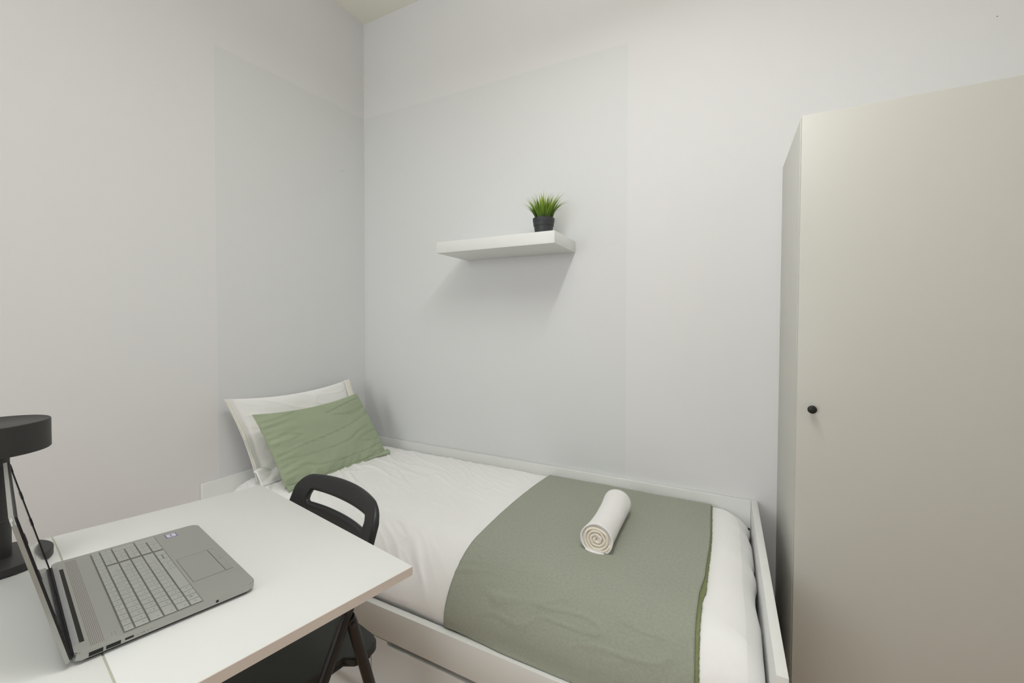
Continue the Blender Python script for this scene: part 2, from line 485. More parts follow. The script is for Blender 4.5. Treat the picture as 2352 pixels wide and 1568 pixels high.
drawer(.9655, BL - .0225, 1.028, 1.97)
newbox('centre_post', (.954, -BW + .0205, .036), (.974, -.13, .299), m_white, bd)

# ---- upper surface of mattress with duvet, as a function of (x, y)
Y_F, Y_B = -.838, -.0225
X_H, X_F = .0225, 2.0265
def ell(d, Rr, H):
    if d >= Rr: return 0.0
    q = min(1.0, 1 - d / Rr)
    return H * (1 - math.sqrt(max(0.0, 1 - q * q)))
def ztop(x, y):
    c = .532 + .018 * math.sin(math.pi * min(1, max(0, (y - Y_F) / (Y_B - Y_F) * .96 + .02))) ** .8
    rf = .17 - .06 * max(0, min(1, (x - 1.6) / .4))
    z = c - ell(y - Y_F, rf, .145) - ell(Y_B - y, .035, .05)
    dx = X_F - x
    z -= ell(dx, .10, .075) * (1 - .3 * min(1, max(0, (y + .3) / .3)))
    z -= ell(x - X_H, .05, .05)
    # soft rounded corner at the foot end by the wall
    cd = math.hypot(max(0, .12 - (Y_B - y)), max(0, .14 - dx))
    z -= .35 * max(0, cd - .10) ** 1.0
    return z

def frame_rows(a, b, n, e0, e1, k=2.0):
    out = []
    for i in range(n + 1):
        t = i / n
        out.append(t)
    # denser at the ends
    return [a + (b - a) * (t + (-math.sin(2 * math.pi * t) / (2 * math.pi)) * .75) for t in out]

mt = newbox('mattress', (.024, -.815, .3185), (2.005, -.030, .465), m_sheet, None, .03, base=(1.02, -.42, .3185), seg=4)
tag(mt, 'thick white mattress lying in the daybed, under the white duvet cover', 'mattress')

def wr(x, y):
    """creases of the white cover"""
    # long thin creases fanning from the pillow end
    a = math.radians(-24)
    u = x * math.cos(a) + y * math.sin(a); v = -x * math.sin(a) + y * math.cos(a)
    ww = noise.noise(Vector((u * 2.6 + 3, v * 15 + .8 * noise.noise(Vector((u * 3, v * 3, 5))), 1.3)))
    r1 = max(0, 1 - abs(ww) * 5.0) ** 2
    w2 = noise.noise(Vector((u * 5.0, v * 30, 7.7)))
    r2_ = max(0, 1 - abs(w2) * 4.5) ** 2
    a = math.radians(38)
    u = x * math.cos(a) + y * math.sin(a); v = -x * math.sin(a) + y * math.cos(a)
    w3 = noise.noise(Vector((u * 2.2, v * 8.5 + 2, 3.1)))
    r3 = max(0, 1 - abs(w3) * 6.0) ** 2
    env = .35 + .65 * min(1, max(0, 1.35 - x)) 
    fr_ = min(1, max(0, (-.62 - y) / .15))
    big = .0020 * noise.noise(Vector((x * 3.5, y * 4.2, .4)))
    z = (.0034 * r1 + .0024 * r2_) * env + .0013 * r3 * (.4 + .6 * env) + big
    z += fr_ * (.004 * noise.noise(Vector((x * 9, y * 10, 9.1))) + .0035 * max(0, 1 - abs(noise.noise(Vector((x * 4 + y * 5, y * 9, 2.5)))) * 4) ** 2)
    return z * (1.5 - 1.15 * min(1, max(0, (x - 1.12) / .10)))

def duvet():
    xs = frame_rows(X_H, X_F, 520, 0, 0)
    ys = frame_rows(Y_B, Y_F, 230, 0, 0)
    grid = []; uv = []
    for x in xs:
        row = []; ur = []
        # tucked edge going down at the wall side
        yb = Y_B + .000
        for z in (.43, .45, .468):
            row.append(Vector((x, yb, z))); ur.append((x, z))
        for y in ys:
            row.append(Vector((x, y, ztop(x, y) + wr(x, y)))); ur.append((x, y))
        for k in range(1, 7):
            z = ztop(x, Y_F) - k * .0070
            w = .004 * noise.noise(Vector((x * 6, k * .2, 4)))
            row.append(Vector((x, Y_F + .0012 * k + max(0, w) + .002, z))); ur.append((x, Y_F - k * .007))
        grid.append(row); uv.append(ur)
    # foot end goes down with a wavy edge, leaving small dark gaps to the panel
    n = len(grid[0])
    for s, i in ((1, len(grid) - 1), (-1, 0)):
        pass
    last = grid[-1]; first = grid[0]
    add = []
    for k in range(1, 4):
        add.append([Vector((p.x - .002 * k, min(max(p.y, Y_F + .004), Y_B), p.z - .014 * k)) for p in last])
    grid += add; uv += [uv[-1]] * 3
    for gi in range(len(grid)):
        for j in range(n):
            p = grid[gi][j]
            if p.x > 1.90:
                t = (p.x - 1.90) / .127
                w = noise.noise(Vector((p.y * 11, 3.3, .5)))
                gap = .001 + .016 * max(0, w) + .004 * max(0, min(1, (-.5 - p.y) / .3))
                p.x -= gap * t ** 3
                p.z += .004 * noise.noise(Vector((p.y * 14, p.x * 8, 1.5))) * t
    return sheet_mesh('duvet', grid, .010, m_sheet, base=(1.02, -.42, .47), uvs=uv, flip=True)
dv = duvet()
tag(dv, 'creased white cotton duvet cover spread smooth over the daybed mattress', 'duvet')

# ---- green throw
def xl(y): return 1.226 + .006 * math.sin(y * 5)
def interp(tab, v):
    if v >= tab[0][0]: return tab[0][1]
    for (a, fa), (b, fb) in zip(tab[:-1], tab[1:]):
        if v >= b:
            t = (a - v) / (a - b); t = t * t * (3 - 2 * t)
            return fa + (fb - fa) * t
    return tab[-1][1]
XR = [(-.03, 1.894), (-.37, 1.899), (-.55, 1.893), (-.66, 1.882), (-.75, 1.880), (-.86, 1.884)]
XH = [(-.03, 1.8975), (-.37, 1.9035), (-.62, 1.8985), (-.67, 1.891), (-.75, 1.890), (-.86, 1.893)]
def throw_pt(x, s, lift, kind=0):
    """s: 0..1 along the band from the wall side over the front edge; returns point on the duvet plus lift"""
    yb = -.034
    LTOP = 0.975
    if s <= LTOP:
        t = s / LTOP
        t2 = t + (-math.sin(2 * math.pi * t) / (2 * math.pi)) * .55
        y = yb + (Y_F + .001 - yb) * t2
        z = ztop(x, y) + max(wr(x, y), -.001)
        # normal-ish outward push near the front
        k = max(0, (y - (Y_F + .10)) * -1 / .10)
        y2 = y - lift * k; z2 = z + lift * (1 - k * .7)
        return Vector((x, y2, z2))
    t = (s - LTOP) / (1 - LTOP)
    z0 = ztop(x, Y_F) + max(wr(x, Y_F), -.001)
    over = min(1, max(0, (x - 1.27) / .14))
    wv = noise.noise(Vector((x * 7, 1.1, 2.2))) * .004
    zend = .3785 + .0010 * noise.noise(Vector((x * 12, 7, 1)))
    z = z0 - (z0 - zend) * t
    yo = Y_F - lift - (.0015 + max(0, wv)) * over * math.sin(math.pi / 2 * t) ** 1.3 + .006 * (1 - over) * t
    return Vector((x, yo, z))
def fold(x, s):
    # a few soft folds low on the front
    k = max(0, s - .62) / .38 * min(1, max(0, (.99 - s) / .10))
    v = noise.noise(Vector((x * 7 + s * 9, s * 16 - x * 3, 4.4)))
    return k * (.006 * max(0, 1 - abs(v) * 4.5) ** 2 + .004 * noise.noise(Vector((x * 6, s * 9, 8))))
def band(name, fx0, fx1, lift, th, m, nx, ny, parent=None, base=None, s0=0.0, rag=0.0):
    grid = []; uv = []
    for i in range(nx + 1):
        row = []; ur = []
        for j in range(ny + 1):
            s = s0 + (1 - s0) * j / ny
            # arc-length denser at the front
            y_ = throw_pt(1.5, s, lift).y
            x0 = fx0(y_); x1 = fx1(y_)
            if rag and i == nx: x1 += rag * (noise.noise(Vector((s * 160, 1, 1))) + .6 * noise.noise(Vector((s * 420, 1, 1))))
            x = x0 + (x1 - x0) * i / nx
            p = throw_pt(x, s, lift)
            f = max(0, fold(x, s))
            p.z += f * .5; p.y -= f * .8
            p.z += .0012 * noise.noise(Vector((x * 6, s * 5, 3)))
            row.append(p); ur.append((x, .6 - p.y - p.z))
        grid.append(row); uv.append(ur)
    return sheet_mesh(name, grid, th, m, parent, base, uv, flip=True)
th = thing('throw_blanket', 'sage green woven throw laid across the foot half of the bed', 'blanket', (1.56, -.43, .55))
band('top_layer', xl, lambda y: interp(XR, y), .0100, .0045, m_throw, 110, 170, th)
lo = band('bottom_layer', lambda y: 1.62, lambda y: interp(XH, y), .0048, .0030, m_hem, 60, 260, th, rag=.0022)
tag(lo, label='darker olive frayed under-layer edge of the folded throw')

# ------------------------------------------------------------------ rolled towel
def towel():
    t = thing('rolled_towel', 'small white towel rolled up, lying on the sage green throw', 'towel', (1.597, -.43, .556))
    A = Vector((1.597, -.588, .5945)); B = Vector((1.590, -.285, .5920))
    base_z = None
    ax = (B - A).normalized(); side = Vector((0, 0, 1)).cross(ax).normalized() * -1; upv = side.cross(ax)
    if upv.z < 0: upv = -upv
    # outer roll
    n = 64; m_ = 40
    grid = []
    for i in range(m_ + 1):
        s = i / m_
        c = A + (B - A) * s
        bend = .004 * math.sin(math.pi * s)
        r0 = .0465 - .004 * math.sin(math.pi * min(1, s * 1.1)) + .001 * s
        row = []
        for k in range(n):
            a = 2 * math.pi * k / n
            r = r0 + .0012 * noise.noise(Vector((math.cos(a) * 1.6, math.sin(a) * 1.6, s * 5)))
            if s < .10: r += .0022 * (1 - s / .10)
            if s > .95: r *= 1 - .55 * ((s - .95) / .05) ** 2
            p = c + side * (r * math.cos(a) * 1.03 + bend) + upv * (r * math.sin(a) * .97)
            # flat where it lies
            if math.sin(a) < -.72: p = c + side * (r * math.cos(a) * 1.03 + bend) + upv * (-.72 * r * .97 - .0005)
            row.append(p)
        grid.append(row)
    bm = bmesh.new()
    rows = [[bm.verts.new(p) for p in row] for row in grid]
    for a_, b_ in zip(rows[:-1], rows[1:]):
        for k in range(n):
            bm.faces.new((a_[k], a_[(k + 1) % n], b_[(k + 1) % n], b_[k]))
    cB = bm.verts.new(B + ax * .006)
    for k in range(n): bm.faces.new((rows[-1][k], rows[-1][(k + 1) % n], cB))
    # inner lip, turned inwards at the near end
    lip = [[], []]
    for k in range(n):
        for q, (sc, dp) in enumerate(((.90, .000), (.88, .006))):
            v0 = rows[0][k].co
            lip[q].append(bm.verts.new(A + (v0 - A) * sc + ax * dp))
    for k in range(n):
        bm.faces.new((rows[0][k], lip[0][k], lip[0][(k + 1) % n], rows[0][(k + 1) % n]))
        bm.faces.new((lip[0][k], lip[1][k], lip[1][(k + 1) % n], lip[0][(k + 1) % n]))
    cA = bm.verts.new(A + ax * .0065)
    for k in range(n): bm.faces.new((lip[1][k], cA, lip[1][(k + 1) % n]))
    link('roll', bm, m_towel, t, 'all')
    # spiral of folded cloth seen at the near end
    turns = 3.6; N_ = 360; thk = .0046
    pts = []
    for i in range(N_ + 1):
        q = i / N_
        a = q * turns * 2 * math.pi + 2.2
        r = .0045 + .0355 * q ** .92
        r += .0024 * noise.noise(Vector((math.cos(a) * 1.6, math.sin(a) * 1.6, q * 9))) * min(1, (1 - q) * 8 + .15)
        pts.append((r, a))
    grid = []
    for (r, a) in pts:
        row = []
        for (dr_, d) in ((thk * .9, .008), (thk * .9, .0025), (thk * .5, -.0005), (-thk * .5, -.0005), (-thk * .9, .0025), (-thk * .9, .008)):
            rr = r + dr_
            wob = .0015 * noise.noise(Vector((r * 120, a, 2)))
            yy = upv * (rr * math.sin(a) * .97)
            if rr * math.sin(a) < -.033: yy = upv * (-.033)
            row.append(A + ax * (d + wob) + side * (rr * math.cos(a) * 1.03) + yy)
        grid.append(row)
    bm = bmesh.new()
    rows = [[bm.verts.new(p) for p in row] for row in grid]
    for a_, b_ in zip(rows[:-1], rows[1:]):
        for k in range(5): bm.faces.new((a_[k], a_[k + 1], b_[k + 1], b_[k]))
    for rw in (rows[0], rows[-1]): bm.faces.new(rw)
    tag(link('rolled_layers', bm, m_towel_in, t, 'all'), label='cream inner layers of the roll')
    # loose end flap at the bottom of the near end
    grid = []
    for i in range(14):
        q = i / 13
        row = []
        for j in range(8):
            s = j / 7
            x = -.033 + .062 * q; 
            z = -.0455 + .003 * math.sin(q * 3) - .001 * s + (.006 * (1 - q) ** 3)
            row.append(A + side * x + upv * (z + .008) + ax * (-.010 * math.sin(math.pi * (.15 + .8 * q)) + .06 * s))
        grid.append(row)
    sheet_mesh('loose_end', grid, .0035, m_towel, t)
towel()

# ------------------------------------------------------------------ pillows
def pillow(name, c, th_f, th_b, m, label, wrk, seed, bow=(0, 0, 0, 0), nflange=0.0, mat2=None, crease=None, pinch=.5, nrmflip=1, parent=None, vexp=.55):
    """c = corners TL, TR, BR, BL (front view). inflated cushion between two sheets with tucked corners"""
    TL, TR, BR, BL_ = [Vector(q) for q in c]
    nx, ny = 110, 76
    nrm = (TR - TL).cross(BL_ - TL).normalized() * nrmflip
    bm = bmesh.new()
    ctr = (TL + TR + BR + BL_) / 4
    def P(u, v, side):
        # bowed outline
        bt = bow[0] * (4 * u * (1 - u)); bb = bow[1] * (4 * u * (1 - u)); bl_ = bow[2] * (4 * v * (1 - v)); br = bow[3] * (4 * v * (1 - v))
        a = TL.lerp(TR, u); b = BL_.lerp(BR, u)
        p = a.lerp(b, v)
        upd = (TL - BL_).normalized(); rtd = (TR - TL).normalized()
        p = p + upd * (bt * (1 - v) + bb * v * -1) + rtd * (br * u - bl_ * (1 - u))
        fu = u; 
        if nflange:
            fu = (u - nflange) / (1 - 2 * nflange)
        if 0 < fu < 1 and 0 < v < 1:
            h = (4 * fu * (1 - fu)) ** vexp * (4 * v * (1 - v)) ** vexp
            h *= (1 - .0 * v)
        else: h = 0
        w = wrk(u, v, seed + (0 if side > 0 else 50)) * min(1, h * 3.5)
        t = (th_f if side > 0 else th_b) * h
        # heavier towards the bottom
        t *= .86 + .28 * v
        edge = .0012
        return p + nrm * side * (t + w + edge)
    gr = {}
    for sd in (1, -1):
        for i in range(nx + 1):
            u = .5 - .5 * math.cos(math.pi * i / nx); u = .35 * u + .65 * i / nx
            for j in range(ny + 1):
                v = .5 - .5 * math.cos(math.pi * j / ny); v = .35 * v + .65 * j / ny
                gr[(sd, i, j)] = bm.verts.new(P(u, v, sd))
        for i in range(nx):
            for j in range(ny):
                bm.faces.new((gr[(sd, i, j)], gr[(sd, i + 1, j)], gr[(sd, i + 1, j + 1)], gr[(sd, i, j + 1)]))
    for i in range(nx):
        for j in (0, ny):
            bm.faces.new((gr[(1, i, j)], gr[(1, i + 1, j)], gr[(-1, i + 1, j)], gr[(-1, i, j)]))
    for j in range(ny):
        for i in (0, nx):
            bm.faces.new((gr[(1, i, j)], gr[(1, i, j + 1)], gr[(-1, i, j + 1)], gr[(-1, i, j)]))
    o = link(name, bm, m, parent, 'all', base=None if parent else tuple(Vector((ctr.x, ctr.y, min(BL_.z, BR.z)))))
    return o

def wrk_white(u, v, s):
    a = noise.noise(Vector((u * 3.2 + s, v * 5, s)))
    r = max(0, 1 - abs(noise.noise(Vector((u * 2.0 + v * 2.2 + s, v * 6 - u * 2, s + 2)))) * 6) ** 2
    e = max(0, 1 - u * 3.5)
    r2_ = max(0, 1 - abs(noise.noise(Vector((u * 7, v * 7 + u * 3, s + 5)))) * 5) ** 2
    return .005 * a + .003 * r + .004 * r2_ * max(e, max(0, v - .7) * 2)

def wrk_green(u, v, s):
    # radiating gathers from the left seam and bottom edge, long horizontal creases in the middle
    z = .005 * noise.noise(Vector((u * 3, v * 4, s)))
    el = max(0, 1 - u / .28); eb = max(0, (v - .62) / .38); 
    g1 = noise.noise(Vector((u * 3.5, (v + .35 * u) * 15, s + 1)))
    z += el ** .8 * .0065 * g1
    g2 = noise.noise(Vector(((u - .45 * (1 - v)) * 17, v * 3, s + 2)))
    z += eb * .0060 * g2 * (1 - .5 * u)
    er = max(0, (u - .85) / .15)
    z += er * .003 * noise.noise(Vector((u * 4, v * 16, s + 3)))
    c = noise.noise(Vector((u * 1.3, v * 6.5 + .5 * u, s + 4)))
    z -= .0035 * max(0, 1 - abs(c) * 8) ** 2 * min(1, u * 4)
    return z * 1.7

wp = thing('bed_pillow', 'large white pillow leaning against the left wall behind the green cushion', 'pillow', (.12, -.45, .545))
wc = [(.062, -.800, .916), (.060, -.178, .921), (.165, -.110, .556), (.150, -.722, .556)]
pillow('pillow_case', wc, .062, .030, m_pillow, None, wrk_white, 3.0, bow=(-.028, .0, -.012, -.012), nflange=.055, parent=wp)
# cream-tinted hem strips on both ends of the case
def hem(c0, c1, w, out):
    a = Vector(c0); b = Vector(c1)
    grid = []
    rtd = (Vector(wc[1]) - Vector(wc[0])).normalized()
    nrm = Vector((.95, 0, .25)).normalized()
    for i in range(30):
        t = i / 29
        row = []
        for j in range(5):
            q = j / 4
            e = rtd * (-out * 4 * t * (1 - t) * .012 + out * w * q)
            row.append(a.lerp(b, t) + e + nrm * (.0035 + .006 * q * noise.noise(Vector((t * 9, q * 3, out)))) + Vector((0, 0, .006 * q * noise.noise(Vector((t * 12, 3, out))))))
        grid.append(row)
    tag(sheet_mesh('hem_border', grid, .0022, m_flange, wp), label='cream pillowcase border')
hem((.064, -.206, .921), (.166, -.140, .575), .038, 1)
hem((.064, -.792, .914), (.150, -.716, .585), .009, -1)
# crumpled lower corner of the case
grid = []
for i in range(24):
    row = []
    for j in range(16):
        u = i / 23; v = j / 15
        p = Vector((.150 + .055 * v, -.735 + .16 * u, .600 - .052 * v + .010 * math.sin(v * 3) + .010 * math.sin(u * 9 + v * 4) * (1 - v)))
        p += Vector((1, 0, .3)) * (.006 * noise.noise(Vector((u * 5, v * 5, 2))))
        row.append(p)
    grid.append(row)
sheet_mesh('tucked_corner', grid, .004, m_pillow, wp)

gc = [(.205, -.7700, .8600), (.190, -.2330, .8640), (.335, -.1740, .5580), (.320, -.7080, .5530)]
go = pillow('cushion', gc, .070, .030, m_green, None, wrk_green, 9.0, bow=(-.022, .004, -.010, .006), pinch=.6)
tag(go, 'smaller rectangular sage green cushion leaning on the white pillow', 'cushion')
# its lower hem rolls forward onto the sheet
lo_ = []
for i in range(60):
    t = i / 59
    row = []
    for j in range(12):
        a = j / 11
        b0 = Vector(gc[3]).lerp(Vector(gc[2]), -.006 + 1.020 * t)
        k_ = .14 + .80 * abs(2 * t - 1) ** 5; x = .024 * k_ * math.sin(a * math.pi * .9); z = .013 * k_ * math.cos(a * math.pi)
        row.append(b0 + Vector((.004 + x, .002 * math.sin(t * 25), z - .002 + .002 * noise.noise(Vector((t * 14, a * 2, 1))))))
    lo_.append(row)
sheet_mesh('bottom_hem', lo_, .003, m_green, go)

# ------------------------------------------------------------------ drop-leaf desk (top tilts very slightly towards the bed)
TO = Vector((.6427, -.9959, .732))
_c, _s = math.cos(-.1653), math.sin(-.1653)
TU = Vector((_c, _s, .0048)).normalized(); TV = Vector((-_s, _c, -.0458)).normalized(); TN = TU.cross(TV)
TF = (TO, TU, TV, TN)
TW = .7255; TT = .018; SE = .4276
dk = thing('drop_leaf_desk', 'white drop-leaf desk with a thin joint line, carrying the laptop and lamp', 'desk', tuple(TO + TU * .36 + TV * -.56 - Vector((0, 0, .756))))
newbox('desk_leaf', (0, -SE + .0012, -TT), (TW, 0, 0), m_desk, dk, .0008, TF)
newbox('desk_top', (0, -SE - .262, -TT), (TW, -SE - .0012, 0), m_desk, dk, .0008, TF)
newbox('edge_band', (TW, -SE + .0012, -TT + .0004), (TW + .0012, -.0005, -.0004), m_edge, dk, 0, TF)
newbox('edge_band', (TW, -SE - .2615, -TT + .0004), (TW + .0012, -SE - .0012, -.0004), m_edge, dk, 0, TF)
newbox('hinge_strip', (.002, -SE - .0011, -TT), (TW - .002, -SE + .0011, -.0012), m_seam, dk, 0, TF)
newbox('apron', (.06, -SE - .245, -TT - .062), (TW - .06, -SE - .225, -TT - .0005), m_white, dk, .001, TF)
newbox('apron', (.06, -SE - .040, -TT - .062), (TW - .06, -SE - .020, -TT - .0005), m_white, dk, .001, TF)
newbox('leaf_support', (.10, -SE - .018, -TT - .030), (.12, -SE + .24, -TT - .0005), m_white, dk, .001, TF)
newbox('leaf_support', (TW - .30, -SE - .018, -TT - .030), (TW - .28, -SE + .24, -TT - .0005), m_white, dk, .001, TF)
for (u_, v_) in ((.035, -.655), (.035, -.455), (TW - .075, -.655), (TW - .075, -.475)):
    p = TO + TU * u_ + TV * v_
    zt_ = (p - TN * TT).z - .004
    bm = bmesh.new()
    fl = (Vector((p.x, p.y, 0)), Vector((_c, _s, 0)), Vector((-_s, _c, 0)), Vector((0, 0, 1)))
    box(bm, (0, -.02, 0), (.04, .02, zt_), .002, 2, fl)
    link('leg', bm, m_white, dk, True)

# ------------------------------------------------------------------ laptop
lt = -.0253
LU = TU * math.cos(lt) + TV * math.sin(lt); LV = -TU * math.sin(lt) + TV * math.cos(lt)
L0 = TO + TU * .2101 + TV * -.2213
# local frame: x = a from the user's left (near side), y = b from the front edge towards hinge, z = up
LF = (L0 + LU * .358 + TN * .0, -LU, -LV, TN)
def LP(a, b, h): return LF[0] + LF[1] * a + LF[2] * b + LF[3] * h
lp = thing('laptop', 'open silver laptop standing on the white desk, seen from its left side', 'laptop', tuple(LP(.179, .12, 0)))
HB = .0175
bm = bmesh.new()
prism(bm, rrect(0, 0, .358, .2260, (.006, .006, .013, .013)[::1]), .0058, HB, LF, .0018, 3)
link('base', bm, m_alu, lp, True)
bm = bmesh.new()
prism(bm, rrect(.006, .006, .352, .220, .010), .0012, .0058, LF)
tag(link('underside', bm, m_dark, lp), label='dark underside plate')
for (fa, fb_) in ((.04, .02), (.30, .02), (.04, .210), (.30, .210)):
    newbox('rubber_foot', (fa, fb_, 0), (fa + .02, fb_ + .008, .0014), m_dark, lp, 0, LF)
kb = newbox('keyboard', (.0052, .0775, HB - .001), (.3465, .1758, HB + .0002), m_gap, lp, 0, LF)
tag(kb, label='keyboard with silver keys on a plate darkened for key shade')
# rows: (b front, b back, list of key widths from the user's left, in key units)
key_cache = {}
def key(a0, a1, b0, b1, mark=True):
    k = (round(a1 - a0, 4), round(b1 - b0, 4))
    w, d = a1 - a0, b1 - b0
    if k not in key_cache:
        bm = bmesh.new()
        box(bm, (0, 0, 0), (w, d, .0016), .0005, 1)
        fr(bm.verts[:], (Vector((0, 0, 0)), LF[1], LF[2], LF[3]))
        bmesh.ops.recalc_face_normals(bm, faces=bm.faces[:])
        me = bpy.data.meshes.new('key'); bm.to_mesh(me); bm.free(); me.materials.append(m_key)
        key_cache[k] = me
    o = bpy.data.objects.new('key', key_cache[k]); COL.objects.link(o)
    o.parent = kb; o.location = LP(a0, b0, HB + .0001) - Vector(kb['_loc'])
    return o
legends = bmesh.new()
def legend(a, b, w=.0022, d=.0024):
    box(legends, (a - w / 2, b - d / 2, HB + .0017), (a + w / 2, b + d / 2, HB + .00178), 0, 2, LF)
g_ = .0018
A0, A1 = .0062, .3455
UNIT = (.2625 - A0) / 15.0           # main block 15 units wide, keypad block beyond
PADX = [.2690, .2882, .3074, .3266, A1]
rows = [
    (.1615, .1770, 'f'),
    (.1472, .1600, [1] * 13 + [2]),
    (.1320, .1456, [1.5] + [1] * 12 + [1.5]),
    (.1160, .1300, [1.75] + [1] * 12 + [1.25]),
    (.0985, .1140, [1.25] + [1] * 11 + [2.75]),
]
# row geometry re-spaced evenly
RB = [.0780, .0949, .1118, .1287, .1456, .1628, .1752]
def row_of(r): return RB[r] + g_ / 2, RB[r + 1] - g_ / 2
b0, b1 = row_of(5)
n = 19
for i in range(n):                                   # function row
    x0 = A0 + (A1 - A0) * i / n; x1 = A0 + (A1 - A0) * (i + 1) / n
    key(x0 + g_ / 2, x1 - g_ / 2, b0, b1); legend((x0 + x1) / 2, (b0 + b1) / 2, .0016, .002)
for r, ws in ((4, [1] * 13 + [2]), (3, [1.5] + [1] * 12 + [1.5]), (2, [1.75] + [1] * 12 + [1.25]), (1, [1.25] + [1] * 11 + [2.75])):
    b0, b1 = row_of(r); x = A0
    for w in ws:
        x1 = x + w * UNIT
        key(x + g_ / 2, x1 - g_ / 2, b0, b1)
        legend(x + .007, b0 + (b1 - b0) * .35)
        if w == 1 and (int(x * 1000) % 2): legend(x + .007, b0 + (b1 - b0) * .68, .0016, .0018)
        x = x1
b0, b1 = row_of(0)
b0 = .0790
for x0, x1 in ((A0, .0235), (.0235, .0410), (.0410, .0585), (.0585, .0760), (.0760, .1655), (.1655, .1830), (.1830, .2005)):
    key(x0 + g_ / 2, x1 - g_ / 2, b0, b1)
    if x1 - x0 < .05: legend((x0 + x1) / 2, (b0 + b1) / 2)
# window-shaped four-square emblem on one key
for dx in (0, 1):
    for dy in (0, 1):
        box(legends, (.0315 + dx * .0021, b0 + .0075 + dy * .0021, HB + .0017), (.0333 + dx * .0021, b0 + .0093 + dy * .0021, HB + .0019), 0, 2, LF)
mid = (b0 + b1) / 2                                   # arrow keys
key(.2005 + g_ / 2, .2210 - g_ / 2, b0, b1)
key(.2210 + g_ / 2, .2415 - g_ / 2, mid + .0006, b1); key(.2210 + g_ / 2, .2415 - g_ / 2, b0, mid - .0006)
key(.2415 + g_ / 2, .2625 - g_ / 2, b0, b1)
for r in (4, 3, 2, 1, 0):                             # keypad
    b0, b1 = row_of(r)
    if r == 0: b0 = .0790
    for c_ in range(4):
        if c_ == 3 and r in (2, 0): continue
        top = b1
        if c_ == 3 and r in (3, 1):
            bb0 = row_of(r - 1)[0] if r - 1 > 0 else .0790
            key(PADX[c_] + g_ / 2, PADX[c_ + 1] - g_ / 2, bb0, b1); continue
        key(PADX[c_] + g_ / 2, PADX[c_ + 1] - g_ / 2, b0, b1)
        legend((PADX[c_] + PADX[c_ + 1]) / 2, (b0 + b1) / 2)
tag(link('key_legends', legends, m_legend, kb), kind='stuff')
# trackpad with two buttons
newbox('trackpad', (.0835, .0228, HB - .0005), (.1965, .0720, HB + .00025), m_pad, lp, 0, LF)
bt = newbox('trackpad_button', (.0835, .0105, HB - .0005), (.1397, .0221, HB + .0005), m_pad, lp, .0002, LF)
newbox('trackpad_button', (.1403, .0105, HB - .0005), (.1965, .0221, HB + .0005), m_pad, lp, .0002, LF)
newbox('trackpad_groove', (.0835, .0221, HB - .0005), (.1965, .0228, HB + .00004), m_dark, lp, 0, LF)
bmo = bmesh.new()
for lo4, hi4 in (((.0828, .0100), (.0833, .0726)), ((.1967, .0100), (.1972, .0726)), ((.0828, .0722), (.1972, .0727))):
    box(bmo, (*lo4, HB - .0003), (*hi4, HB + .0003), 0, 2, LF)
link('trackpad_outline', bmo, m_gap, lp)
# speaker strip of fine slots
bm = bmesh.new()
for k in range(8):
    b_ = .1955 + k * .0019
    box(bm, (.0065, b_, HB - .0003), (.3455, b_ + .0007, HB + .00010), 0, 2, LF)
link('speaker_grille', bm, m_vent, lp)
newbox('hinge_slot', (.028, .2138, HB - .0005), (.316, .2188, HB + .0003), m_dark, lp, 0, LF)
newbox('hinge_cover', (.024, .2192, HB - .002), (.332, .2262, HB + .0004), m_hinge, lp, .001, LF)
# sticker and model plate
newbox('sticker', (.3195, .0430, HB - .0001), (.3415, .0620, HB + .00018), m_stickb, lp, 0, LF)
st = newbox('sticker_face', (.3212, .0446, HB - .0001), (.3398, .0604, HB + .00028), m_stick, lp, 0, LF)
bm = bmesh.new()
for k in range(5):
    box(bm, (.3235 + .003 * k, .0515, HB + .0002), (.3255 + .003 * k, .0540, HB + .00034), 0, 2, LF)
link('sticker_print', bm, m_stickb, lp)
bm = bmesh.new()
box(bm, (.012, .1862, HB), (.022, .1874, HB + .0003), 0, 2, LF); box(bm, (.012, .1824, HB), (.022, .1836, HB + .0003), 0, 2, LF)
link('power_mark', bm, m_hinge, lp)
# ports on the near (left) side
def port(name, b0, b1, h0, h1, m=m_dark):
    return newbox(name, (-.0004, b0, h0), (.004, b1, h1), m, lp, 0, LF)
port('usb_port', .1975, .2120, .0070, .0125)
port('hdmi_port', .1790, .1945, .0070, .0122)
port('usb_port', .1650, .1745, .0090, .0118)
bm = bmesh.new()
lathe(bm, [(0, .0006), (.0020, .0006), (.0022, 0), (.0022, -.003), (0, -.003)], LP(0, .0595, .0105), 16, (LF[2], LF[3], -LF[1]))
link('audio_jack', bm, m_dark, lp)
bm = bmesh.new()
for k, b_ in enumerate((.160, .156, .1525, .148, .144)):
    box(bm, (-.0003, b_, .0095), (.001, b_ + (.0018 if k == 2 else .0010), .0108), 0, 2, LF)
link('status_marks', bm, m_vent, lp)
newbox('wedge_vent', (.3555, .175, .0030), (.3590, .196, .0150), m_dark, lp, 0, LF)
